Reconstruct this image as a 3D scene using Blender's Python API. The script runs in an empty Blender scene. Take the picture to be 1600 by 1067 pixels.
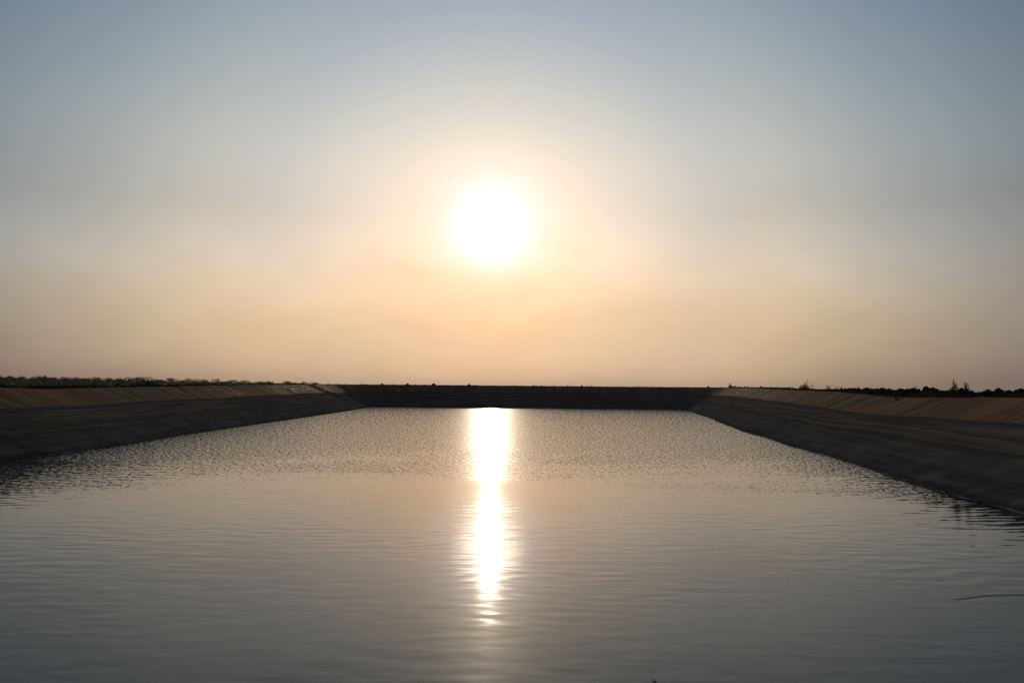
import bpy, bmesh, math, random
import numpy as np
from mathutils import Matrix, Vector
random.seed(7); rng = np.random.RandomState(7)
sc = bpy.context.scene
C = sc.collection
R = math.radians

# ------------------------------------------------------------------ camera
EYE = 3.2
cd = bpy.data.cameras.new('camera'); cam = bpy.data.objects.new('camera', cd); C.objects.link(cam)
cd.sensor_width = 36; cd.lens = 28; cd.clip_start = .1; cd.clip_end = 12000
cam.matrix_world = Matrix.Translation((0, 0, EYE)) @ Matrix.Rotation(R(93.29), 4, 'X') @ Matrix.Rotation(R(.45), 4, 'Z')
sc.camera = cam

# ------------------------------------------------------------------ sky
SUN_EL, SUN_AZ = R(11.42), R(-1.52)
sdir = Vector((math.sin(SUN_AZ) * math.cos(SUN_EL), math.cos(SUN_AZ) * math.cos(SUN_EL), math.sin(SUN_EL)))
W = bpy.data.worlds.new('World'); sc.world = W; W.use_nodes = True
wt = W.node_tree; wn = wt.nodes; wl = wt.links
bg = wn['Background']


def nd(nodes, kind, **kw):
    n = nodes.new(kind)
    for k, v in kw.items(): setattr(n, k, v)
    return n


def smooth_stops(knots, lo, hi, scale, n=30):
    ks = np.array([k for k, _ in knots]); vs = np.array([v for _, v in knots])
    # monotone-ish cubic through the knots
    h = np.diff(ks); d = np.diff(vs, axis=0) / h[:, None]
    m = np.zeros_like(vs); m[0] = d[0]; m[-1] = d[-1]
    for i in range(1, len(ks) - 1):
        m[i] = (d[i - 1] * h[i] + d[i] * h[i - 1]) / (h[i] + h[i - 1])
    xs = lo + (hi - lo) * np.linspace(0, 1, n)
    out = []
    for x in xs:
        i = min(max(np.searchsorted(ks, x, side='right') - 1, 0), len(ks) - 2)
        t = (x - ks[i]) / h[i]
        v = (2*t**3-3*t*t+1)*vs[i] + (t**3-2*t*t+t)*h[i]*m[i] + (-2*t**3+3*t*t)*vs[i+1] + (t**3-t*t)*h[i]*m[i+1]
        out.append(((x - lo) / (hi - lo), v / scale))
    return out


def ramp(nodes, stops):
    r = nodes.new('ShaderNodeValToRGB'); cr = r.color_ramp; cr.interpolation = 'LINEAR'
    while len(cr.elements) < len(stops): cr.elements.new(.5)
    for e, (p, c) in zip(cr.elements, sorted(stops, key=lambda q: q[0])):
        e.position = min(max(p, 0), 1)
        c = list(c) if hasattr(c, '__len__') else [c] * 3
        e.color = (c[0], c[1], c[2], 1)
    return r


def mth(nt, op, a, b=None, c=None, clamp=False):
    n = nt.nodes.new('ShaderNodeMath'); n.operation = op; n.use_clamp = clamp
    for i, v in enumerate((a, b, c)):
        if v is None: continue
        if isinstance(v, (int, float)): n.inputs[i].default_value = v
        else: nt.links.new(v, n.inputs[i])
    return n.outputs[0]


def vmul(nt, a, b):
    n = nt.nodes.new('ShaderNodeVectorMath'); n.operation = 'MULTIPLY'
    for i, v in enumerate((a, b)):
        if isinstance(v, (tuple, list)): n.inputs[i].default_value = v
        else: nt.links.new(v, n.inputs[i])
    return n.outputs[0]


sky = nd(wn, 'ShaderNodeTexSky', sky_type='NISHITA', sun_disc=False, sun_elevation=SUN_EL, sun_rotation=SUN_AZ,
         air_density=1, dust_density=2, ozone_density=1)
# desert dust tints the clear sky: one tint by elevation, one by angle to the sun
E_T = [(-2.0, [.238, .256, .456]), (0.5, [.29, .293, .42]), (2.5, [.357, .339, .389]), (5.0, [.502, .445, .424]), (7.0, [.66, .585, .555]), (9.2, [.80, .76, .76]),
       (12.5, [.89, .90, .945]), (16.0, [.981, 1.042, 1.09]), (21.0, [.955, 1.09, 1.19]), (27.0, [.885, 1.06, 1.285]), (35.0, [.829, 1.045, 1.436]), (90.0, [.775, 1.022, 1.546])]
F_T = [(0.0, [.495, .54, .80]), (3.0, [.493, .52, .74]), (4.5, [.492, .503, .643]), (6.0, [.495, .507, .623]), (8.0, [.503, .534, .668]), (11.0, [.558, .607, .754]),
       (15.0, [.643, .717, .885]), (20.0, [.833, .902, 1.007]), (27.0, [.935, 1.004, 1.08]), (36.0, [.88, .91, .93]), (50.0, [.86, .85, .80]), (100.0, [1.0, .90, .77]), (180.0, [1.2, .97, .72])]
tc = wn.new('ShaderNodeTexCoord')
vn = nd(wn, 'ShaderNodeVectorMath', operation='NORMALIZE'); wl.new(tc.outputs['Generated'], vn.inputs[0])
dt = nd(wn, 'ShaderNodeVectorMath', operation='DOT_PRODUCT'); wl.new(vn.outputs[0], dt.inputs[0]); dt.inputs[1].default_value = sdir
ang = mth(wt, 'MULTIPLY', mth(wt, 'ARCCOSINE', mth(wt, 'MINIMUM', dt.outputs['Value'], 1.0)), 180 / math.pi)
sep = wn.new('ShaderNodeSeparateXYZ'); wl.new(vn.outputs[0], sep.inputs[0])
elv = mth(wt, 'MULTIPLY', mth(wt, 'ARCSINE', sep.outputs[2]), 180 / math.pi)
# faint bodies of drifting dust lift and lower the warm layer
nz = nd(wn, 'ShaderNodeTexNoise'); nz.inputs['Scale'].default_value = 3.2; nz.inputs['Detail'].default_value = 3; nz.inputs['Roughness'].default_value = .45
wl.new(vmul(wt, vn.outputs[0], (1, 1, 1.9)), nz.inputs['Vector'])
lift = mth(wt, 'MULTIPLY', mth(wt, 'SUBTRACT', nz.outputs['Fac'], .5), 7.5)
lmask = mth(wt, 'MULTIPLY', mth(wt, 'DIVIDE', elv, 10, clamp=True), mth(wt, 'SUBTRACT', 1, mth(wt, 'DIVIDE', elv, 26, clamp=True)))
elw = mth(wt, 'ADD', elv, mth(wt, 'MULTIPLY', lift, lmask))


def remap(x, lo, hi):
    return mth(wt, 'DIVIDE', mth(wt, 'SUBTRACT', x, lo), hi - lo, clamp=True)


def two_ramp(x, table, lo, mid, hi, scale):
    a = ramp(wn, smooth_stops(table, lo, mid, scale)); wl.new(remap(x, lo, mid), a.inputs[0])
    b = ramp(wn, smooth_stops(table, mid, hi, scale)); wl.new(remap(x, mid, hi), b.inputs[0])
    m = nd(wn, 'ShaderNodeMix', data_type='RGBA'); wl.new(mth(wt, 'GREATER_THAN', x, mid), m.inputs[0])
    wl.new(a.outputs[0], m.inputs[6]); wl.new(b.outputs[0], m.inputs[7])
    return m.outputs[2]


ec = two_ramp(elw, E_T, -2, 28, 90, 2.0)
fc = two_ramp(ang, F_T, 0, 24, 180, 2.0)
core = mth(wt, 'MULTIPLY', mth(wt, 'EXPONENT', mth(wt, 'MULTIPLY', mth(wt, 'POWER', mth(wt, 'DIVIDE', ang, 2.12), 4), -1)), 2.3)
# the dust layer thickens the low sky away from the sun
gx = mth(wt, 'MULTIPLY', mth(wt, 'MAXIMUM', mth(wt, 'SUBTRACT', 1, mth(wt, 'DIVIDE', elv, 12)), 0), mth(wt, 'DIVIDE', mth(wt, 'MINIMUM', ang, 40), 40))
gx = mth(wt, 'MINIMUM', gx, 1.1)
ge = wn.new('ShaderNodeCombineXYZ')
for i, k in enumerate((.684, .814, 1.276)): wl.new(mth(wt, 'EXPONENT', mth(wt, 'MULTIPLY', gx, k)), ge.inputs[i])
prod = vmul(wt, vmul(wt, vmul(wt, sky.outputs[0], ec), vmul(wt, fc, (4, 4, 4))), ge.outputs[0])
cc = wn.new('ShaderNodeCombineXYZ')
for i, k in enumerate((20.0, 17.0, 12.5)): wl.new(mth(wt, 'MULTIPLY', core, k), cc.inputs[i])
# thin smoke drifting in the low sky
sm = nd(wn, 'ShaderNodeTexNoise'); sm.inputs['Scale'].default_value = 6.5; sm.inputs['Detail'].default_value = 5; sm.inputs['Roughness'].default_value = .55; sm.inputs['Distortion'].default_value = .6
wl.new(vmul(wt, vn.outputs[0], (1, 1, 2.2)), sm.inputs['Vector'])
sk = mth(wt, 'MULTIPLY', mth(wt, 'SUBTRACT', sm.outputs['Fac'], .5), mth(wt, 'MULTIPLY', mth(wt, 'SUBTRACT', 1, mth(wt, 'DIVIDE', elv, 15, clamp=True)), -.34))
sc3 = wn.new('ShaderNodeCombineXYZ')
for i, k in enumerate((.75, 1.0, 1.25)): wl.new(mth(wt, 'ADD', 1, mth(wt, 'MULTIPLY', sk, k)), sc3.inputs[i])
prod = vmul(wt, prod, sc3.outputs[0])
ad = nd(wn, 'ShaderNodeVectorMath', operation='ADD'); wl.new(prod, ad.inputs[0]); wl.new(cc.outputs[0], ad.inputs[1])
wl.new(ad.outputs[0], bg.inputs[0]); bg.inputs[1].default_value = .05

# ------------------------------------------------------------------ sun
sl = bpy.data.lights.new('sun', 'SUN'); sl.energy = 2.0; sl.angle = R(.53); sl.color = (1, .80, .56)
so = bpy.data.objects.new('sun', sl); C.objects.link(so); so.location = (0, 60, 40)
so.rotation_euler = (-sdir).to_track_quat('-Z', 'Y').to_euler()

sc.view_settings.view_transform = 'Standard'; sc.view_settings.look = 'None'
sc.view_settings.exposure = 0; sc.view_settings.gamma = 1; sc.view_settings.use_curve_mapping = False
sc.cycles.max_bounces = 6


# ------------------------------------------------------------------ helpers
def mat(name, rough=.9, spec=.3):
    m = bpy.data.materials.new(name); m.use_nodes = True
    b = m.node_tree.nodes['Principled BSDF']; b.inputs['Roughness'].default_value = rough
    b.inputs['Specular IOR Level'].default_value = spec
    return m, m.node_tree, b


def noise(nt, vec, scale, detail=2, rough=.5, mul=(1, 1, 1)):
    n = nt.nodes.new('ShaderNodeTexNoise'); n.inputs['Scale'].default_value = scale
    n.inputs['Detail'].default_value = detail; n.inputs['Roughness'].default_value = rough
    nt.links.new(vmul(nt, vec, mul), n.inputs['Vector'])
    return n


def mixc(nt, f, a, b):
    m = nt.nodes.new('ShaderNodeMix'); m.data_type = 'RGBA'
    if isinstance(f, (int, float)): m.inputs[0].default_value = f
    else: nt.links.new(f, m.inputs[0])
    for i, v in ((6, a), (7, b)):
        if isinstance(v, (tuple, list)): m.inputs[i].default_value = (*v, 1)
        else: nt.links.new(v, m.inputs[i])
    return m.outputs[2]


def sstep(nt, x, lo, hi):
    n = nt.nodes.new('ShaderNodeMapRange'); n.interpolation_type = 'SMOOTHSTEP'
    nt.links.new(x, n.inputs[0]); n.inputs[1].default_value = lo; n.inputs[2].default_value = hi
    return n.outputs[0]


def pos_node(nt):
    return nt.nodes.new('ShaderNodeNewGeometry').outputs['Position']


def speckled(name, c1, c2, scale=6, rough=.95):
    m, nt, b = mat(name, rough, 0)
    t = nt.nodes.new('ShaderNodeTexCoord').outputs['Object']
    n = noise(nt, t, scale, 4, .6)
    nt.links.new(mixc(nt, sstep(nt, n.outputs['Fac'], .35, .65), c1, c2), b.inputs['Base Color'])
    bp = nt.nodes.new('ShaderNodeBump'); bp.inputs['Strength'].default_value = .6; bp.inputs['Distance'].default_value = .02
    nt.links.new(n.outputs['Fac'], bp.inputs['Height']); nt.links.new(bp.outputs[0], b.inputs['Normal'])
    return m


def mesh_obj(name, verts, faces, m, parent=None, smooth=False):
    me = bpy.data.meshes.new(name); me.from_pydata([tuple(v) for v in verts], [], faces); me.update()
    if smooth: me.polygons.foreach_set('use_smooth', [True] * len(me.polygons))
    me.materials.append(m)
    o = bpy.data.objects.new(name, me); C.objects.link(o)
    if parent: o.parent = parent
    return o


def tag(o, label=None, cat=None, group=None, kind=None):
    for k, v in (('label', label), ('category', cat), ('group', group), ('kind', kind)):
        if v: o[k] = v
    return o


def empty(name, loc=(0, 0, 0)):
    o = bpy.data.objects.new(name, None); o.empty_display_size = .3; o.location = loc; C.objects.link(o)
    return o


def copy_tree(o):
    c = o.copy(); C.objects.link(c)
    for ch in list(o.children):
        k = ch.copy(); C.objects.link(k); k.parent = c
        k.matrix_parent_inverse = Matrix()
    return c


# lattice value noise (numpy)
_tab = rng.rand(512, 512)


def vnoise(x, y):
    xi = np.floor(x).astype(int); yi = np.floor(y).astype(int); fx = x - xi; fy = y - yi
    fx = fx * fx * (3 - 2 * fx); fy = fy * fy * (3 - 2 * fy)
    a = _tab[xi % 512, yi % 512]; b = _tab[(xi + 1) % 512, yi % 512]
    c = _tab[xi % 512, (yi + 1) % 512]; d = _tab[(xi + 1) % 512, (yi + 1) % 512]
    return (a * (1 - fx) + b * fx) * (1 - fy) + (c * (1 - fx) + d * fx) * fy - .5


def fbm(x, y, o=3):
    s = 0; a = 1
    for k in range(o):
        s = s + a * vnoise(x * 2 ** k + 17 * k, y * 2 ** k + 31 * k); a *= .5
    return s


def ss(a, b, x):
    t = np.clip((x - a) / (b - a), 0, 1); return t * t * (3 - 2 * t)


# ------------------------------------------------------------------ banks
# shoreline of the reservoir, metres (anticlockwise seen from above, outward side on the right hand)
SHORE = [(0, 4.2), (6, 4.2), (11, 5.2), (13.1, 8.5), (13.3, 14), (13.4, 21.2), (13.6, 25.0), (14.05, 29.1), (14.7, 33.8),
         (15.35, 39.3), (15.7, 44.8), (16.75, 52.4), (17.5, 60.1), (18.75, 68.7), (20.3, 79), (22.05, 89.8),
         (23.9, 104), (25.7, 117), (26.2, 123.5), (24.2, 127.2), (18, 127.8), (10.4, 128.2), (0, 129.1), (-10.3, 130), (-18, 131.5), (-21.4, 131.6),
         (-22.3, 128), (-21.6, 118), (-21.05, 105.4), (-20.9, 90), (-20.85, 74.5), (-20.9, 65.5), (-20.8, 52.1), (-20.3, 42.4),
         (-20.5, 36.7), (-21.0, 33.1), (-20.4, 25), (-20.2, 16), (-19.6, 9.5), (-16.5, 5.6), (-10, 4.5)]


def catmull(P, n):
    P = np.array(P, float); k = len(P); out = []
    for i in range(k):
        p0, p1, p2, p3 = P[i - 1], P[i], P[(i + 1) % k], P[(i + 2) % k]
        for t in np.linspace(0, 1, n, endpoint=False):
            out.append(.5 * ((2 * p1) + (-p0 + p2) * t + (2 * p0 - 5 * p1 + 4 * p2 - p3) * t * t + (-p0 + 3 * p1 - 3 * p2 + p3) * t ** 3))
    return np.array(out)


fine = catmull(SHORE, 60)
seg = np.linalg.norm(np.roll(fine, -1, 0) - fine, axis=1); cum = np.concatenate([[0], np.cumsum(seg)])
L = cum[-1]; NS = int(L / .14); sv = np.linspace(0, L, NS, endpoint=False)
ext = np.vstack([fine, fine[:1]])
PX = np.interp(sv, cum, ext[:, 0]); PY = np.interp(sv, cum, ext[:, 1])


def smooth_loop(a, w):
    k = np.hanning(w); k /= k.sum(); e = np.concatenate([a[-w:], a, a[:w]])
    return np.convolve(e, k, 'same')[w:-w]


SX, SY = smooth_loop(PX, 45), smooth_loop(PY, 45)
tx = np.roll(SX, -8) - np.roll(SX, 8); ty = np.roll(SY, -8) - np.roll(SY, 8)
tx = smooth_loop(tx, 61); ty = smooth_loop(ty, 61)
ln = np.hypot(tx, ty); NX, NY = ty / ln, -tx / ln


def crest_z(x, y):
    zl = np.interp(y, [30, 44, 49, 55, 60, 88, 118, 145], [2.95, 2.97, 2.90, 2.96, 3.0, 3.24, 3.38, 3.48])
    zr = np.interp(y, [20, 32, 40, 47, 52, 57, 62, 74, 97, 145], [2.92, 2.92, 2.88, 2.82, 2.80, 2.93, 3.02, 3.12, 3.32, 3.43])
    w = ss(-20, 26, x)
    return zl * (1 - w) + zr * w


SLW = 7.5
U = np.concatenate([[-4, -2, -1, -.5, -.25], np.linspace(-.1, 7.5, 66), [7.62, 7.75], np.linspace(7.9, 10.4, 18), [10.9, 11.5],
                    [12.4, 13.4, 14.5, 15.2, 16.5, 18.5, 21]])
nu = len(U)
S2, U2 = np.meshgrid(sv, U, indexing='ij')
# periodic along-coordinate for the noises: wrap lies behind the camera, so plain s is fine
wig = ss(3.5, 0, U2)
bx = PX[:, None] * wig + SX[:, None] * (1 - wig); by = PY[:, None] * wig + SY[:, None] * (1 - wig)
fs = (1 - np.where(SX < 0, .50, .34) * np.exp(-((SY - 133) / 8.5) ** 2) * (np.abs(SX) > 8))[:, None]     # the far left corner is steeper
fs[:, 0] = smooth_loop(fs[:, 0], 61)
VX = bx + NX[:, None] * U2 * fs; VY = by + NY[:, None] * U2 * fs
CX = SX + NX * SLW * fs[:, 0]; CY = SY + NY * SLW * fs[:, 0]
CZ = crest_z(CX, CY)[:, None]
T2 = U2 / SLW
prof = np.interp(U2 / SLW, [-.6, -.1, 0, .03, .30, .355, .38, .62, .665, .69, .97, 1.0], [-.55, -.1, 0, .045, .325, .362, .368, .63, .668, .675, .985, 1.0])
Z = prof * CZ
up = ss(.64, .72, T2) * ss(1.05, .96, T2); low = ss(-.05, .05, T2) * ss(.72, .62, T2)
# liner folds running down the upper face, long laid bands on the lower face
fold = np.abs(fbm(S2 / 1.9, T2 * .9, 3)) * -.14 + vnoise(S2 * 2.1, T2 * 1.5) * .035 + vnoise(S2 * 5.3, T2 * 2) * .012
Z += up * fold * .62
Z += low * (vnoise(S2 * .05, T2 * 22) * .05 + fbm(S2 * .35, T2 * 6, 3) * .06 + vnoise(S2 * .09 + 40, T2 * 9) * .05)
Z += ss(0, .3, T2) * ss(1.3, .9, T2) * fbm(S2 * .11, T2 * 1.2, 2) * .10
Z += ss(.9, 1.0, T2) * ss(1.6, 1.1, T2) * fbm(S2 * .5, U2 * .5, 3) * .05
Z += ss(-.12, -.03, T2) * ss(.25, .05, T2) * fbm(S2 * .9, T2 * 3, 3) * .07     # small bays and lumps at the waterline
# the dark gully that drains the far end of the left bank
side_l = (CX < 0)[:, None] & (CY > 20)[:, None] & (CY < 133)[:, None]
gpos = np.abs(CY[:, None] - 114.0 - (T2 - 1) * -2.5)
Z += np.where(side_l, -ss(1.1, 0, gpos) * .35 * ss(.15, .5, T2) * ss(1.1, .98, T2), 0)
Z += np.where(side_l, ss(1.0, 0, np.abs(gpos - 1.6)) * .12 * ss(.3, .5, T2) * ss(1.05, .98, T2), 0)
# level top, rubble windrow along its outer edge, outer slope to the plain
topz = CZ - .06 + fbm(S2 * .3, U2 * .4, 3) * .07
rt = (ss(6, 12, CX) * ss(8, 25, CY) * ss(133, 122, CY))[:, None]
wr = np.maximum(CZ + .05, 3.16 * rt + (CZ + .04) * (1 - rt)) + fbm(S2 * .9, U2 * .7, 3) * .2 * rt + fbm(S2 * 1.7, U2, 2) * .04
PL = .35
k = ss(1.0, 1.08, T2); Z = Z * (1 - k) + topz * k
k = ss(7.85, 8.5, U2) * ss(10.6, 9.4, U2); Z = np.where(U2 > 7.8, topz * (1 - k) + wr * k, Z)
k = ss(14.2, 20.5, U2); Z = Z * (1 - k) + PL * k
BV = np.stack([VX, VY, Z], -1)
nb = nu
idx = np.arange(NS * nb).reshape(NS, nb)
nxt = np.roll(idx, -1, 0)


def grid_mesh(name, V, cols, m, smooth=True):
    V = V[:, cols]; n = V.shape[1]; ii = np.arange(NS * n).reshape(NS, n); jj = np.roll(ii, -1, 0)
    q = np.stack([ii[:, :-1], ii[:, 1:], jj[:, 1:], jj[:, :-1]], -1).reshape(-1, 4)
    me = bpy.data.meshes.new(name); me.vertices.add(NS * n); me.vertices.foreach_set('co', V.reshape(-1))
    me.loops.add(q.size); me.loops.foreach_set('vertex_index', q.reshape(-1).astype(np.int32))
    me.polygons.add(len(q)); me.polygons.foreach_set('loop_start', np.arange(0, q.size, 4, dtype=np.int32))
    me.polygons.foreach_set('loop_total', np.full(len(q), 4, np.int32))
    me.update(calc_edges=True); me.validate()
    me.polygons.foreach_set('use_smooth', np.ones(len(me.polygons), bool))
    me.materials.append(m)
    o = bpy.data.objects.new(name, me); C.objects.link(o)
    return o


# bank material: sand-dusted liner above, dark damp liner below; su = (metres along, height fraction)
ALB = .90
mb, nt, b = mat('liner_and_sand', .85, 0)
at = nt.nodes.new('ShaderNodeAttribute'); at.attribute_name = 'su'
sx = nt.nodes.new('ShaderNodeSeparateXYZ'); nt.links.new(at.outputs['Vector'], sx.inputs[0])
av = at.outputs['Vector']; P = pos_node(nt)
wob = noise(nt, av, 1, 4, .55, (.16, 3, 0))
tt = mth(nt, 'ADD', sx.outputs[1], mth(nt, 'MULTIPLY', mth(nt, 'SUBTRACT', wob.outputs['Fac'], .5), .10))
streak = noise(nt, av, 1, 5, .6, (1.5, 1.6, 0))
streak2 = noise(nt, av, 1, 3, .6, (.35, .9, 0))
bands = noise(nt, av, 1, 5, .65, (.07, 26, 0))
blot = noise(nt, P, .7, 6, .65)
grain = noise(nt, P, 14, 4, .7)
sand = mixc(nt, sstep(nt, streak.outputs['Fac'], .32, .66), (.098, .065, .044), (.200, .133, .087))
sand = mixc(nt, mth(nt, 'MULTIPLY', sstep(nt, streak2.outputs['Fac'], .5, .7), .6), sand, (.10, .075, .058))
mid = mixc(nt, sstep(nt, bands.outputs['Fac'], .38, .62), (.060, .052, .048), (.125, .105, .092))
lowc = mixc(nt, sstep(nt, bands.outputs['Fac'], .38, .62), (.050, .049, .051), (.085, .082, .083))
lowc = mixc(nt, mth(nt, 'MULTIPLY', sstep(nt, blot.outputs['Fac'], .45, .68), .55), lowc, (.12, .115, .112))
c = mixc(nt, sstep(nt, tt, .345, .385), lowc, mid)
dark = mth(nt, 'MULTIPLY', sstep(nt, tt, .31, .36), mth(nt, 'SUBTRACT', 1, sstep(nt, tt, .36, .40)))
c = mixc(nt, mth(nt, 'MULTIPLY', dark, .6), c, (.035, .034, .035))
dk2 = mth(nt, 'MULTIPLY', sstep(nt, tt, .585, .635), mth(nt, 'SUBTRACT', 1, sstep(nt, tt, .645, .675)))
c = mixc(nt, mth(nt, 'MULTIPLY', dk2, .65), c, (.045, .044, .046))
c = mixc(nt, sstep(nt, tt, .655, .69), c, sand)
c = mixc(nt, mth(nt, 'MULTIPLY', sstep(nt, sx.outputs[1], 1.01, 1.05), .97), c, (.010, .009, .008))  # dark rubble past the crest edge, its backlit shade deepened in the colour

wet = mth(nt, 'SUBTRACT', 1, sstep(nt, sx.outputs[1], .012, .05))
c = mixc(nt, mth(nt, 'MULTIPLY', wet, .6), c, (.028, .027, .026))
# dried scum line just above the water
sz = nt.nodes.new('ShaderNodeSeparateXYZ'); nt.links.new(P, sz.inputs[0])
foam = mth(nt, 'MULTIPLY', mth(nt, 'SUBTRACT', 1, sstep(nt, mth(nt, 'ABSOLUTE', mth(nt, 'SUBTRACT', sz.outputs[2], .022)), .003, .014)), sstep(nt, noise(nt, P, 1.2, 5, .7).outputs['Fac'], .44, .58))
c = mixc(nt, mth(nt, 'MULTIPLY', foam, .7), c, (.30, .28, .25))
c = mixc(nt, mth(nt, 'MULTIPLY', sstep(nt, grain.outputs['Fac'], .4, .75), .35), c, (.045, .04, .038))
c = vmul(nt, c, (ALB, ALB, ALB)); nt.links.new(c, b.inputs['Base Color'])
# patches where the plastic is bare and crinkled, so it glints
crk = noise(nt, P, 3.2, 5, .75)
gm = mth(nt, 'MULTIPLY', sstep(nt, noise(nt, P, .16, 2).outputs['Fac'], .42, .58), mth(nt, 'MULTIPLY', sstep(nt, sx.outputs[1], .7, .78), mth(nt, 'SUBTRACT', 1, sstep(nt, sx.outputs[1], 1.0, 1.05))))
ymask = mth(nt, 'MULTIPLY', sstep(nt, sz.outputs[1], 66, 84), mth(nt, 'SUBTRACT', 1, sstep(nt, sz.outputs[1], 120, 128)))
gm = mth(nt, 'MULTIPLY', gm, ymask)
gs = mth(nt, 'MULTIPLY', gm, sstep(nt, noise(nt, P, 3.4, 4, .8).outputs['Fac'], .56, .66))
nt.links.new(mth(nt, 'SUBTRACT', .8, mth(nt, 'MULTIPLY', gs, .4)), b.inputs['Roughness'])
nt.links.new(mth(nt, 'ADD', mth(nt, 'MULTIPLY', gs, .30), mth(nt, 'MULTIPLY', mth(nt, 'MULTIPLY', sstep(nt, tt, .64, .70), mth(nt, 'SUBTRACT', 1, sstep(nt, sx.outputs[1], .99, 1.02))), .0015)), b.inputs['Specular IOR Level'])
b.inputs['Specular Tint'].default_value = (1, .70, .44, 1)
bp = nt.nodes.new('ShaderNodeBump'); bp.inputs['Distance'].default_value = .05; bp.inputs['Strength'].default_value = .55
hh = mth(nt, 'ADD', mth(nt, 'MULTIPLY', grain.outputs['Fac'], .25), mth(nt, 'ADD', mth(nt, 'MULTIPLY', streak.outputs['Fac'], .9), mth(nt, 'MULTIPLY', mth(nt, 'MULTIPLY', crk.outputs['Fac'], gm), 4.5)))
nt.links.new(hh, bp.inputs['Height']); nt.links.new(bp.outputs[0], b.inputs['Normal'])

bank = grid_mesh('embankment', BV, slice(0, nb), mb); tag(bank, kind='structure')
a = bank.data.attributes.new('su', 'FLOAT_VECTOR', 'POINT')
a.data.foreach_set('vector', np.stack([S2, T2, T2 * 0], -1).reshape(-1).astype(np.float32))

# the plain beyond
mg, nt, b = mat('plain_soil', .95, .1)
P = pos_node(nt)
n1 = noise(nt, P, .05, 6, .6); n2 = noise(nt, P, 1.3, 5, .6)
c = mixc(nt, sstep(nt, n1.outputs['Fac'], .4, .62), (.16, .115, .08), (.24, .18, .125))
c = mixc(nt, mth(nt, 'MULTIPLY', sstep(nt, n2.outputs['Fac'], .5, .7), .5), c, (.09, .075, .05))
nt.links.new(c, b.inputs['Base Color'])
toe = BV[:, -1].copy(); cen = np.array([0, 65.0])
dirv = toe[:, :2] - cen; dirv /= np.linalg.norm(dirv, axis=1)[:, None]
rows = [toe + np.array([0, 0, -.004])]
for f in (8, 30, 80, 200, 400, 700, 1100, 1500):
    q = toe.copy(); far = cen + dirv * (60 + f); w = min(1, f / 200)
    q[:, :2] = (toe[:, :2] + dirv * f) * (1 - w) + far * w
    q[:, 2] = PL + fbm(q[:, 0] / 22, q[:, 1] / 22, 3) * .35 * min(1, f / 40); rows.append(q)
GV = np.stack(rows, 1)[::1]
ground = grid_mesh('ground', GV, slice(0, GV.shape[1]), mg); tag(ground, kind='structure')
bed = mesh_obj('reservoir_bed', [(-28, 0, -1.35), (32, 0, -1.35), (32, 137, -1.35), (-28, 137, -1.35)], [(0, 1, 2, 3)], mg); tag(bed, kind='structure')


def bank_point(y, side, u):
    """a point of the bank mesh nearest to row y on one side ('L','R') or x on the far bank ('F')"""
    if side == 'F': ok = CY > 133; kx = CX
    else: ok = ((CX > 0) if side == 'R' else (CX < 0)) & (CY < 134); kx = CY
    i = np.where(ok)[0][np.argmin(np.abs(kx[ok] - y))]; j = int(np.argmin(np.abs(U - u)))
    return Vector(BV[i, j])


# ------------------------------------------------------------------ water
mw, nt, b = mat('pond_water', .05, .5)
b.inputs['IOR'].default_value = 1.33
b.inputs['Base Color'].default_value = (.0035, .004, .004, 1)
P = pos_node(nt); sp = nt.nodes.new('ShaderNodeSeparateXYZ'); nt.links.new(P, sp.inputs[0])
edge = noise(nt, P, 1, 3, .5, (.09, .22, 0))
yy = mth(nt, 'ADD', sp.outputs[1], mth(nt, 'MULTIPLY', mth(nt, 'SUBTRACT', edge.outputs['Fac'], .5), 30))
wind = sstep(nt, yy, 18, 44)
calm = sstep(nt, noise(nt, P, 1, 2, .5, (.16, .22, 0)).outputs['Fac'], .36, .62)


# crests bend gently instead of running dead straight
wpn = noise(nt, P, 1, 1, .5, (.2, .2, 0)).outputs['Color']
wv_ = nt.nodes.new('ShaderNodeVectorMath'); wv_.operation = 'MULTIPLY_ADD'; nt.links.new(wpn, wv_.inputs[0]); wv_.inputs[1].default_value = (.9, .5, 0); nt.links.new(P, wv_.inputs[2])
P = wv_.outputs[0]


def slope(vecmul, detail, rough, off=0, warp=None):
    return mth(nt, 'SUBTRACT', noise(nt, P, 1, detail, rough, vecmul).outputs['Fac'], .5)


def hdiff(vm, dy, off):                    # slope of a height field: difference of two heights dy apart
    sh = nt.nodes.new('ShaderNodeVectorMath'); sh.operation = 'ADD'; nt.links.new(P, sh.inputs[0]); sh.inputs[1].default_value = (off, dy, 0)
    s0 = nt.nodes.new('ShaderNodeVectorMath'); s0.operation = 'ADD'; nt.links.new(P, s0.inputs[0]); s0.inputs[1].default_value = (off, 0, 0)
    a_ = noise(nt, s0.outputs[0], 1, 0, .5, vm).outputs['Fac']; b_ = noise(nt, sh.outputs[0], 1, 0, .5, vm).outputs['Fac']
    return mth(nt, 'SUBTRACT', a_, b_)


s1 = mth(nt, 'ADD', mth(nt, 'MULTIPLY', hdiff((1.15, 3.1, 0), .09, 0), 1.6), mth(nt, 'MULTIPLY', hdiff((2.2, 5.6, 0), .06, 31), 1.1))       # long low ripples
s2 = slope((3.4, 10.5, 0), 2, .5)          # wavelets
s3 = slope((4.2, 7.5, 0), 4, .65)         # wind chop
s4 = slope((10.0, 3.6, 0), 2, .6)           # gust patches
s7 = slope((4.2, 1.25, 0), 2, .6)
fetch = sstep(nt, sp.outputs[1], 35, 105)
s5 = slope((2.1, 1.3, 0), 2, .5)
s6 = slope((9.0, 3.6, 0), 3, .6)
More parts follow.
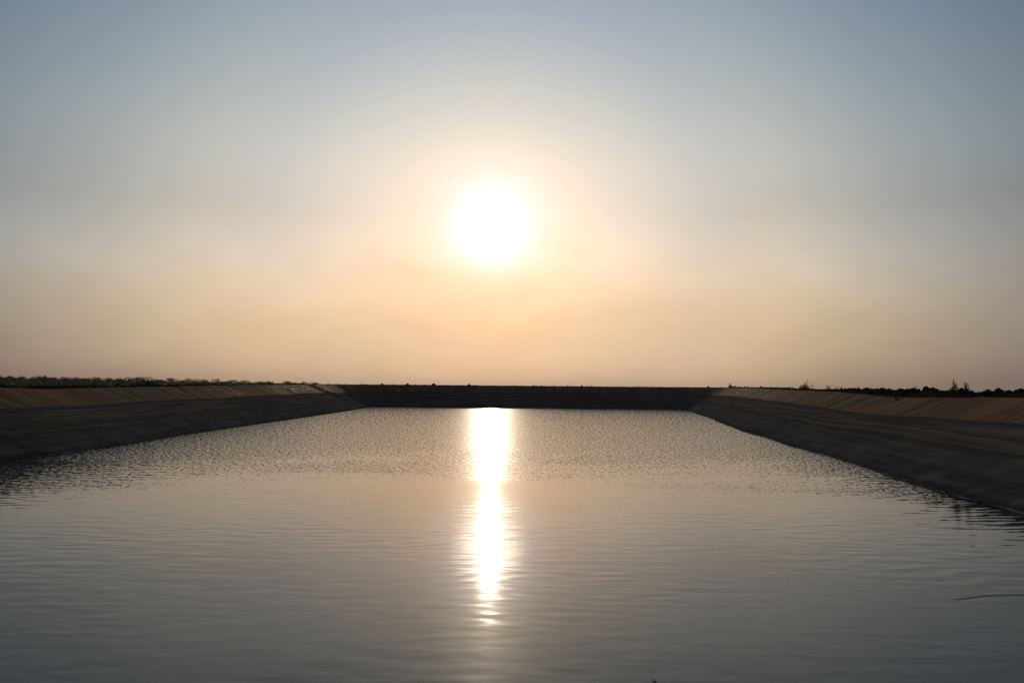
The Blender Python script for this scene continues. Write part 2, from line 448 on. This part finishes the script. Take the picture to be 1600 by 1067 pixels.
# the near bank shelters the water closest to it
amp1 = mth(nt, 'MULTIPLY', mth(nt, 'MULTIPLY_ADD', calm, .048, .022), mth(nt, 'MULTIPLY_ADD', sstep(nt, sp.outputs[1], 11, 20), .42, .58))
near = mth(nt, 'ADD', mth(nt, 'MULTIPLY', s1, amp1), mth(nt, 'MULTIPLY', s2, .024))
far = mth(nt, 'ADD', mth(nt, 'MULTIPLY', s3, .40), mth(nt, 'ADD', mth(nt, 'MULTIPLY', s4, .55), mth(nt, 'MULTIPLY', mth(nt, 'MULTIPLY', s7, .6), fetch)))
sy = mth(nt, 'ADD', near, mth(nt, 'MULTIPLY', far, wind))
sxx = mth(nt, 'ADD', mth(nt, 'MULTIPLY', s5, .020), mth(nt, 'MULTIPLY', mth(nt, 'MULTIPLY', s6, .15), wind))
cb = nt.nodes.new('ShaderNodeCombineXYZ'); nt.links.new(sxx, cb.inputs[0]); nt.links.new(sy, cb.inputs[1]); cb.inputs[2].default_value = 1
nn = nt.nodes.new('ShaderNodeVectorMath'); nn.operation = 'NORMALIZE'; nt.links.new(cb.outputs[0], nn.inputs[0])
nt.links.new(nn.outputs[0], b.inputs['Normal'])
nt.links.new(mth(nt, 'MULTIPLY_ADD', wind, .048, .047), b.inputs['Roughness'])
# capillary ripples: a small share of the surface scatters the sun more widely
b2 = nt.nodes.new('ShaderNodeBsdfPrincipled'); b2.inputs['Base Color'].default_value = b.inputs['Base Color'].default_value
b2.inputs['IOR'].default_value = 1.33; b2.inputs['Roughness'].default_value = .36; nt.links.new(nn.outputs[0], b2.inputs['Normal'])
mx = nt.nodes.new('ShaderNodeMixShader'); mx.inputs[0].default_value = .028
nt.links.new(b.outputs[0], mx.inputs[1]); nt.links.new(b2.outputs[0], mx.inputs[2])
nt.links.new(mx.outputs[0], nt.nodes['Material Output'].inputs['Surface'])
wv = [(x, y, 0) for y in (-2, 40, 90, 140) for x in (-30, 0, 34)]
wf = [(r * 3 + q, r * 3 + q + 1, r * 3 + q + 4, r * 3 + q + 3) for r in range(3) for q in range(2)]
# keep the sheet inside the banks: cut to the outline pushed 0.6 m into the slope
wo = np.stack([SX + NX * .6, SY + NY * .6], -1)[::20]
wverts = [(0, 65, 0)] + [(p[0], p[1], 0) for p in wo]
wfaces = [(0, 1 + i, 1 + (i + 1) % len(wo)) for i in range(len(wo))]
water = mesh_obj('water', wverts, wfaces, mw); tag(water, kind='structure')

# ------------------------------------------------------------------ clods and stones
m_rock = speckled('dark_earth_clod', (.009, .008, .007), (.022, .018, .015), 9)
m_pale = speckled('dusty_stone', (.07, .06, .052), (.14, .118, .10), 7)


def rock_mesh(name, seed, m, flat=.62):
    r = random.Random(seed); bm = bmesh.new(); bmesh.ops.create_icosphere(bm, subdivisions=3, radius=.5)
    cuts = [(Vector((r.uniform(-1, 1), r.uniform(-1, 1), r.uniform(-.4, 1))).normalized(), r.uniform(.24, .44)) for _ in range(11)]
    for v in bm.verts:
        p = v.co.copy()
        for n_, d_ in cuts:
            e = p.dot(n_) - d_
            if e > 0: p -= n_ * e * .92
        p *= 1 + .08 * math.sin(p.x * 17 + seed) * math.cos(p.y * 14 + p.z * 19)
        p.z *= flat; v.co = p
    me = bpy.data.meshes.new(name); bm.to_mesh(me); bm.free(); me.materials.append(m)
    return me


ROCKS = [rock_mesh('clod', s, m_rock, f) for s, f in ((1, .6), (2, .75), (3, .5), (4, .9), (5, .66), (6, .8))]
PALE = rock_mesh('stone', 9, m_pale, .7)


def rock(p, size, label, cat='clod', group=None, me=None, name='clod', sink=.12):
    o = bpy.data.objects.new(name, me or random.choice(ROCKS)); C.objects.link(o)
    sx_ = size * random.uniform(.8, 1.3); sz_ = size * random.uniform(.75, 1.15)
    o.scale = (sx_, size * random.uniform(.8, 1.2), sz_)
    o.rotation_euler = (random.uniform(-.2, .2), random.uniform(-.2, .2), random.uniform(0, 6.3))
    o.location = p + Vector((0, 0, sz_ * (.28 - sink)))
    return tag(o, label, cat, group)


def px2x(px, y):           # helper for sizes only: horizontal position of the photographed column at depth y
    return (px - 800) / 1244 * y


FAR = 'earth clods along the crest of the far bank'
far_px = [(560, .3), (571, .5), (579, .35), (588, .3), (601, .6), (618, .5), (623, .35), (636, .4), (642, .7), (653, .55), (668, .45), (682, .75),
          (699, .3), (713, .25), (720, .3), (726, .4), (735, .6), (741, .35), (745, .35), (768, .25), (801, .5), (806, .35), (815, .4), (834, .45), (838, .3), (846, .4),
          (865, .4), (874, .3), (884, .4), (891, .4), (906, .55), (915, .35), (921, .45), (929, .3), (936, .3), (950, .25), (975, .25), (994, .45), (1001, .3), (1011, .45),
          (1029, .25), (1044, .35), (1058, .25), (1070, .3), (1078, .4), (1090, .3)]
big = {682: 'largest rounded dark clod on the far bank crest, left of the sun glitter', 735: 'rounded dark clod on the far bank crest above the sun glitter left edge',
       642: 'wide flat dark clod on the far bank crest, between left corner and sun glitter',
       601: 'dark clod on the far bank crest nearest the left far corner of the water', 906: 'tallest dark clod on the far bank crest right of the sun glitter'}
for px, s in far_px:
    p = bank_point(px2x(px, 138), 'F', 7.6)
    if px in big: rock(p, s * 1.0, big[px])
    else: rock(p, s * .8, 'small dark earth clod sitting on the crest of the far bank', group=FAR)

# right crest: rubble along the edge and on the windrow
RG = 'earth clods along the right bank crest'
y = 50.0
while y < 130:
    p = bank_point(y, 'R', random.uniform(8.0, 9.3)); s = random.uniform(.10, .30) * (1.5 if random.random() < .18 else 1)
    rock(p, s * (1 if y < 90 else 1.25), 'dark earth clod lying along the edge of the right bank crest', group=RG)
    y += random.uniform(.5, 2.2)
WG = 'dark boulders of the rubble ridge behind the right bank'
y = 26.0
while y < 66:
    p = bank_point(y, 'R', random.uniform(8.5, 9.5)); s = random.uniform(.16, .44)
    rock(p, s, 'dark rough boulder on the rubble ridge behind the right bank', 'boulder', WG, name='boulder')
    y += random.uniform(.14, .42)
y = 30.0
while y < 60:
    p = bank_point(y, 'R', random.uniform(7.9, 8.4)); rock(p, random.uniform(.12, .34), 'dark rough boulder at the foot of the rubble ridge behind the right bank', 'boulder',
         'boulders at the foot of the right rubble ridge', name='boulder')
    y += random.uniform(.6, 1.6)
LG = 'earth clods along the left bank crest'
y = 42.0
while y < 132:
    p = bank_point(y, 'L', random.choice([7.8, 8.1, 8.6, 9.5])); rock(p, random.uniform(.12, .32), 'dark earth clod lying along the edge of the left bank crest', group=LG)
    y += random.uniform(.9, 2.6)
rock(bank_point(22.75, 'R', 0.05), .11, 'small black stone standing at the waterline of the right bank', 'stone', name='stone', sink=0)
rock(bank_point(48.3, 'R', 7.0), .26, 'lone dark stone stuck on the sandy upper face of the right bank', 'stone', name='stone', sink=-.1)
for y, u, l in ((47, 2.6, 'lone dark stone on the lower face of the left bank, nearest the camera'), (63, 3.2, 'dark stone on the lower face of the left bank, just above the water'),
                (60, 4.7, 'dark stone on the left bank midway up the face'), (84, 2.2, 'farthest dark stone on the lower face of the left bank')):
    rock(bank_point(y, 'L', u), .14, l, 'stone', name='stone', sink=-.05)


# ------------------------------------------------------------------ plants
m_leaf = speckled('dark_leaf', (.035, .045, .025), (.060, .075, .040), 5)
m_acacia = speckled('acacia_leaf', (.014, .019, .013), (.028, .033, .022), 1.2)
m_bark = speckled('bark', (.05, .042, .035), (.10, .085, .07), 8)
m_dry = speckled('dry_grass', (.10, .085, .055), (.17, .14, .09), 6)


def tube(V, Fc, pts, radii, n=6):
    base = len(V)
    for i, (p, r) in enumerate(zip(pts, radii)):
        p = Vector(p); d = (Vector(pts[min(i + 1, len(pts) - 1)]) - Vector(pts[max(i - 1, 0)])).normalized()
        a = d.orthogonal().normalized(); c2 = d.cross(a)
        for k_ in range(n):
            t = 2 * math.pi * k_ / n; V.append(p + (a * math.cos(t) + c2 * math.sin(t)) * r)
    for i in range(len(pts) - 1):
        for k_ in range(n):
            q = base + i * n; Fc.append((q + k_, q + (k_ + 1) % n, q + n + (k_ + 1) % n, q + n + k_))
    Fc.append(tuple(base + k_ for k_ in range(n))[::-1]); q = base + (len(pts) - 1) * n; Fc.append(tuple(q + k_ for k_ in range(n)))


def leaf(V, Fc, p, d, ln_, w, droop=.2):
    d = d.normalized(); side = d.cross(Vector((0, 0, 1)))
    side = side.normalized() if side.length > .01 else Vector((1, 0, 0))
    b0 = len(V); nrm = side.cross(d)
    for t, ww in ((0, .12), (.3, .9), (.6, 1), (.85, .6), (1, .05)):
        c0 = p + d * ln_ * t - Vector((0, 0, 1)) * droop * ln_ * t * t
        V.append(c0 - side * w * .5 * ww + nrm * .08 * ln_ * ww); V.append(c0 + side * w * .5 * ww + nrm * .08 * ln_ * ww)
    for i in range(4): Fc.append((b0 + i * 2, b0 + i * 2 + 1, b0 + i * 2 + 3, b0 + i * 2 + 2))


def acacia(seed, spread, height, dense):
    r = random.Random(seed); root = empty('acacia_tree')
    V, Fc = [], []; tips = []
    nst = r.choice([1, 2, 3])
    for k_ in range(nst):
        a0 = r.uniform(0, 6.28); lean = r.uniform(.1, .35) * spread * .5
        kn = Vector((math.cos(a0) * lean * .5, math.sin(a0) * lean * .5, height * .45)); 
        tube(V, Fc, [(math.cos(a0) * .1 * k_, math.sin(a0) * .1 * k_, -.3), kn * .5 + Vector((.05, 0, 0)), kn], [.17, .13, .10])
        for j in range(5):
            a1 = a0 + r.uniform(-2, 2); rr = spread * .5 * r.uniform(.35, .9)
            tp = Vector((math.cos(a1) * rr, math.sin(a1) * rr, height * r.uniform(.78, .92)))
            tube(V, Fc, [kn, kn.lerp(tp, .5) + Vector((0, 0, height * .03)), tp], [.08, .05, .025], 5); tips.append(tp)
    mesh_obj('trunk', V, Fc, m_bark, root)
    V, Fc = [], []
    pads = [(tp, spread * r.uniform(.14, .26)) for tp in tips] + [(Vector((r.gauss(0, spread * .22), r.gauss(0, spread * .22), height * r.uniform(.86, 1.0))), spread * r.uniform(.12, .3)) for _ in range(5)]
    if dense: pads += [(Vector((r.gauss(0, spread * .25), r.gauss(0, spread * .25), height * r.uniform(.35, .8))), spread * .25) for _ in range(9)]
    for c0, rad in pads:
        for _ in range(int(70 * (1.4 if dense else 1))):
            t = r.uniform(0, 6.28); q = math.sqrt(r.random()) * rad
            p = c0 + Vector((math.cos(t) * q, math.sin(t) * q, r.gauss(0, .05 * height) + .04 * height * (1 - q / rad)))
            for _k in range(2):
                d = Vector((r.gauss(0, 1), r.gauss(0, 1), r.gauss(0, .35))); leaf(V, Fc, p, d, r.uniform(.18, .42), r.uniform(.10, .2))
    mesh_obj('crown', V, Fc, m_acacia, root)
    return root


PROTO = {}
for key, args in {'flat': (11, 8.5, 6.0, False), 'wide': (12, 11.5, 5.9, True), 'bushy': (13, 7.0, 5.8, True), 'sparse': (14, 8.0, 6.2, False), 'small': (15, 5.0, 6.0, False)}.items():
    PROTO[key] = [acacia(*args), False]
LOOK = {'flat': 'flat-topped acacia with thin umbrella crown', 'wide': 'wide dense acacia with low crown', 'bushy': 'bushy dark acacia with a thick crown',
        'sparse': 'sparse wispy acacia with gappy crown', 'small': 'small narrow umbrella acacia'}
ORD = ['first', 'second', 'third', 'fourth', 'fifth', 'sixth', 'seventh', 'eighth', 'ninth', 'tenth', 'eleventh', 'twelfth', 'thirteenth', 'fourteenth', 'fifteenth', 'sixteenth', 'seventeenth', 'eighteenth',
       'nineteenth', 'twentieth']
trees = [(10, 588.5, 24, 'wide'), (32, 588, 20, 'sparse'), (50, 591, 22, 'bushy'), (66, 587, 24, 'flat'), (84, 591.5, 20, 'wide'), (97, 589, 16, 'sparse'), (115, 589.3, 22, 'wide'), (133, 590.8, 16, 'bushy'),
         (153, 589, 18, 'flat'), (171, 590.5, 16, 'sparse'), (188, 590.8, 18, 'bushy'), (206, 590, 16, 'sparse'), (226, 588.3, 26, 'wide'), (249, 592, 18, 'bushy'), (268, 590, 24, 'flat'), (284, 593, 14, 'bushy'),
         (299, 591.5, 18, 'sparse'), (315, 592.3, 26, 'wide'), (338, 592, 13, 'small'), (351, 595, 20, 'bushy'), (365, 593, 15, 'flat'), (383, 594, 20, 'wide'), (398, 597, 12, 'bushy'),
         (407, 595.6, 16, 'flat'), (421, 595, 14, 'bushy'), (436, 598, 12, 'wide'), (451, 594.8, 18, 'bushy'), (463, 597.6, 8, 'small'), (476, 597, 14, 'sparse'), (490, 597, 18, 'wide')]
for i, (px, ty_, wpx, kd) in enumerate(trees):
    hor = 605 + (px - 800) * .0079
    d = 2.75 * 1244 / (hor - ty_)                       # each tree stands where a tree of its height shows that high
    d = min(d, 720)
    if PROTO[kd][1]: o = copy_tree(PROTO[kd][0])
    else: o = PROTO[kd][0]; PROTO[kd][1] = True
    o.location = (px2x(px, d), d, .1)
    wid = {'flat': 9.5, 'wide': 13, 'bushy': 9, 'sparse': 9, 'small': 6}[kd]
    s = min(1.35, max(.6, wpx / 1244 * d / wid)); o.scale = (s, s, (EYE + (hor - ty_) / 1244 * d - .1) / 6.25)
    o.rotation_euler.z = random.uniform(0, 6.3)
    if i < 15: where = ORD[i] + ' from the left edge of the skyline'
    else: where = ORD[len(trees) - 1 - i] + ' from the right end of that row' if i < len(trees) - 1 else 'last at the right end of that row'
    tag(o, LOOK[kd] + ', ' + where, 'tree', 'acacia trees on the skyline beyond the left bank')

# far thicket between and behind those trees: one mass
V, Fc = [], []; r = random.Random(3)
for _ in range(30000):
    px = r.uniform(-260, 500); f = max(0, min(1, (px - 0) / 480)); d0 = 345 + 330 * f * f + 60 * f
    d = d0 + r.uniform(0, 60)
    top = 5.75 - .5 * f + .35 * math.sin(px * .11) + .35 * math.sin(px * .37 + 1) + .25 * math.sin(px * .9) 
    z = .2 + (top - .2) * r.random() ** .8
    p = Vector((px2x(px, d), d, z)); leaf(V, Fc, p, Vector((r.gauss(0, 1), r.gauss(0, 1), r.gauss(0, .5))), r.uniform(.7, 1.6), r.uniform(.6, 1.2))
th = mesh_obj('thicket', V, Fc, m_acacia); tag(th, 'hazy dark mass of distant thorn scrub behind the acacias beyond the left bank', 'scrub', kind='stuff')


def leafy(loc, h, spread, stems, leafn, lsize, label, cat='shrub', seed=1, dome=0, group=None, name='shrub'):
    r = random.Random(seed); root = empty(name, loc); LV, LF = [], []
    for k_ in range(stems):
        V, Fc = [], []; a0 = r.uniform(0, 6.28); hh_ = h * (1 if k_ == 0 else r.uniform(.45, .9)); rr = spread * (.15 if k_ == 0 else r.uniform(.3, 1)) * .5
        tip = Vector((math.cos(a0) * rr, math.sin(a0) * rr, hh_)); mid_ = tip * .5 + Vector((r.uniform(-.04, .04), r.uniform(-.04, .04), .03))
        pts = [Vector((0, 0, -.05)), mid_, tip]; tube(V, Fc, pts, [.014, .010, .005], 5); mesh_obj('stem', V, Fc, m_bark, root)
        for j in range(leafn):
            t = .3 + .7 * (j + 1) / leafn; p = pts[0].lerp(mid_, t * 2) if t < .5 else mid_.lerp(tip, t * 2 - 1)
            for q in range(3):
                a1 = r.uniform(0, 6.28); leaf(LV, LF, p, Vector((math.cos(a1), math.sin(a1), r.uniform(.2, .9))), lsize * r.uniform(.7, 1.2), lsize * .6)
    for _ in range(dome):
        t = r.uniform(0, 6.28); q = math.sqrt(r.random()); z = h * .55 * r.random() * math.sqrt(max(0, 1 - q * q))
        leaf(LV, LF, Vector((math.cos(t) * q * spread * .5, math.sin(t) * q * spread * .5, z)), Vector((r.gauss(0, 1), r.gauss(0, 1), r.gauss(.4, .6))), lsize, lsize * .6)
    mesh_obj('foliage', LV, LF, m_leaf, root)
    return tag(root, label, cat, group)


def tuft(loc, h, w, n, label, seed, name='grass_tuft'):
    r = random.Random(seed); V, Fc = [], []
    for _ in range(n):
        a0 = r.uniform(0, 6.28); hh_ = h * r.uniform(.5, 1); rr = w * .5 * r.uniform(.2, 1); b0 = Vector((math.cos(a0), math.sin(a0), 0)) * w * .12
        tip = Vector((math.cos(a0) * rr, math.sin(a0) * rr, hh_))
        tube(V, Fc, [b0 + Vector((0, 0, -.05)), b0.lerp(tip, .55) + Vector((0, 0, hh_ * .08)), tip], [.008, .006, .003], 4)
    o = mesh_obj(name, V, Fc, m_dry); o.location = loc
    return tag(o, label, 'grass tuft')


def crest_at(px, side, u=8.1):
    best = min(np.arange(26, 134, .5), key=lambda yy_: abs(px - (800 + bank_point(yy_, side, u).x / bank_point(yy_, side, u).y * 1244)))
    return bank_point(best, side, u)


leafy(crest_at(1141, 'R'), .80, .75, 5, 5, .16, 'small round leafy bush on the right crest, close to the far corner', seed=2, dome=260)
leafy(crest_at(1256, 'R', 8.6), .82, 1.0, 4, 4, .11, 'wide dark dome-shaped bush with two taller shoots on the right crest', seed=5, dome=520)
leafy(crest_at(1261, 'R', 8.6), .98, .2, 1, 7, .12, 'single tall leafy shoot rising out of the dome-shaped bush on the right crest', seed=6, name='sapling')
leafy(crest_at(1268, 'R', 8.6), .66, .5, 4, 4, .11, 'small open leafy sapling just right of the dome-shaped bush on the right crest', seed=8, name='sapling')
tuft(crest_at(1234, 'R'), .42, .7, 34, 'dry twiggy grass tuft on the right crest, left of the dome-shaped bush', 3)
tuft(crest_at(1294, 'R', 9.0), .50, .7, 34, 'taller dry grass tuft on the right crest, right of the dome-shaped bush', 4)
tuft(crest_at(1308, 'R', 9.0), .36, .6, 26, 'shorter dry grass tuft on the right crest beside a taller tuft', 5)
tuft(crest_at(1340, 'R', 8.9), .40, .4, 14, 'thin dry twigs standing on the right crest where the rubble ridge begins', 6)
tuft(crest_at(1380, 'R', 8.9), .34, .4, 14, 'dry twigs on the left part of the rubble ridge behind the right bank', 7)
leafy(crest_at(1492, 'R', 8.6), .68, .5, 4, 6, .14, 'tall dark leafy shrub standing above the rubble ridge behind the right bank', seed=14, dome=120)
leafy(crest_at(1506, 'R', 8.6), .52, .45, 4, 5, .13, 'shorter dark leafy shrub on the rubble ridge, right of the tall one', seed=17, dome=90)
leafy(crest_at(1431, 'R', 8.9), .30, .2, 2, 4, .09, 'tiny upright seedling on the rubble ridge, left of the tall dark shrub', seed=21, name='seedling')
leafy(crest_at(235, 'L', 8.6), .62, 1.0, 5, 5, .12, 'dark green bush at the top of the left bank below the acacias', seed=31, dome=420)
LS = 'low dark shrubs along the left bank crest'
for i, px in enumerate([4, 28, 52, 58, 76, 92, 115, 123, 136, 150, 160, 186, 205, 218, 246, 257, 268, 279, 293, 306, 318, 333, 352, 368, 380, 392, 410, 425]):
    if i == 0: sh = leafy(crest_at(px, 'L', 8.6), .24, .8, 3, 3, .09, 'low dark shrub hugging the crest of the left bank below the acacias', seed=40, dome=170, group=LS, name='low_shrub'); continue
    o = copy_tree(sh); o.location = crest_at(px, 'L', 8.6); f = random.uniform(.7, 1.3); o.scale = (f * random.uniform(.8, 1.5), f, f * random.uniform(.7, 1.1)); o.rotation_euler.z = random.uniform(0, 6)
for px, h in ((428, .42), (472, .5), (517, .45)):
    pass
leafy(crest_at(427, 'L'), .45, .3, 3, 4, .12, 'small dark seedling on the left crest beside the glinting liner', seed=51, name='seedling')
leafy(crest_at(474, 'L'), .50, .5, 3, 4, .14, 'small forked seedling on the left crest near the far corner', seed=52, name='seedling')
leafy(crest_at(516, 'L'), .40, .2, 2, 3, .12, 'lone thin seedling on the left crest by the far corner', seed=53, name='seedling')

# ------------------------------------------------------------------ things in the water
m_rope = speckled('wet_rope', (.02, .02, .02), (.04, .038, .035), 30, .6)
V, Fc = [], []
rp = [(6.62, 12.36, -.02), (6.8, 12.44, .0), (7.0, 12.50, .004), (7.25, 12.60, .006), (7.56, 12.70, .008), (8.09, 12.76, .008), (9.2, 12.72, .008), (10.8, 12.4, .008), (12.2, 11.9, .01), (13.6, 11.5, .12), (14.6, 11.3, .5)]
rpp = catmull([(p[0], p[1]) for p in rp], 6)[:6 * (len(rp) - 1)]
zz = np.interp(np.arange(len(rpp)) / 6, range(len(rp)), [p[2] for p in rp])
tube(V, Fc, [(q[0], q[1] + .006 * math.sin(i * 1.3), z_) for i, (q, z_) in enumerate(zip(rpp, zz))], [.001 + .0030 * min(1, i / 12) for i in range(len(rpp))], 6)
ro = mesh_obj('rope', V, Fc, m_rope, smooth=True); tag(ro, 'thin dark rope floating on the water at the lower right', 'rope')
m_stick = speckled('wet_wood', (.012, .010, .009), (.03, .025, .02), 20, .8)
V, Fc = [], []
tube(V, Fc, [(0, 0, -.5), (.01, .01, -.1), (.0, .0, .12), (.015, 0, .235), (.02, 0, .275)], [.03, .028, .026, .022, .012], 8)
tube(V, Fc, [(.0, .0, .15), (.04, .0, .22), (.062, .0, .262)], [.018, .014, .008], 7)
tube(V, Fc, [(.01, .0, .18), (-.02, .01, .24), (-.024, .01, .285)], [.014, .013, .008], 7)
st = mesh_obj('stick', V, Fc, m_stick, smooth=True); st.scale = (.5, .5, 1); st.location = (1.445, 8.13, 0.018); tag(st, 'broken black stick tip poking up at the bottom edge of the water', 'stick')

# ------------------------------------------------------------------ dusty air
hz_m = bpy.data.materials.new('dusty_air'); hz_m.use_nodes = True; hn = hz_m.node_tree; hn.nodes.clear()
ho = hn.nodes.new('ShaderNodeOutputMaterial'); hv = hn.nodes.new('ShaderNodeVolumePrincipled')
hv.inputs['Color'].default_value = (.93, .88, .82, 1); hv.inputs['Density'].default_value = .00009; hv.inputs['Anisotropy'].default_value = .3
hn.links.new(hv.outputs[0], ho.inputs['Volume'])
x0, x1, y0, y1, z0, z1 = -1650, 1650, -1580, 1720, -3.0, 12.0
hb = mesh_obj('haze', [(x, y, z) for z in (z0, z1) for x, y in ((x0, y0), (x1, y0), (x1, y1), (x0, y1))],
              [(3, 2, 1, 0), (4, 5, 6, 7), (0, 1, 5, 4), (1, 2, 6, 5), (2, 3, 7, 6), (3, 0, 4, 7)], hz_m)
tag(hb, 'thin dusty haze lying over the reservoir and the far trees', 'haze', kind='stuff')
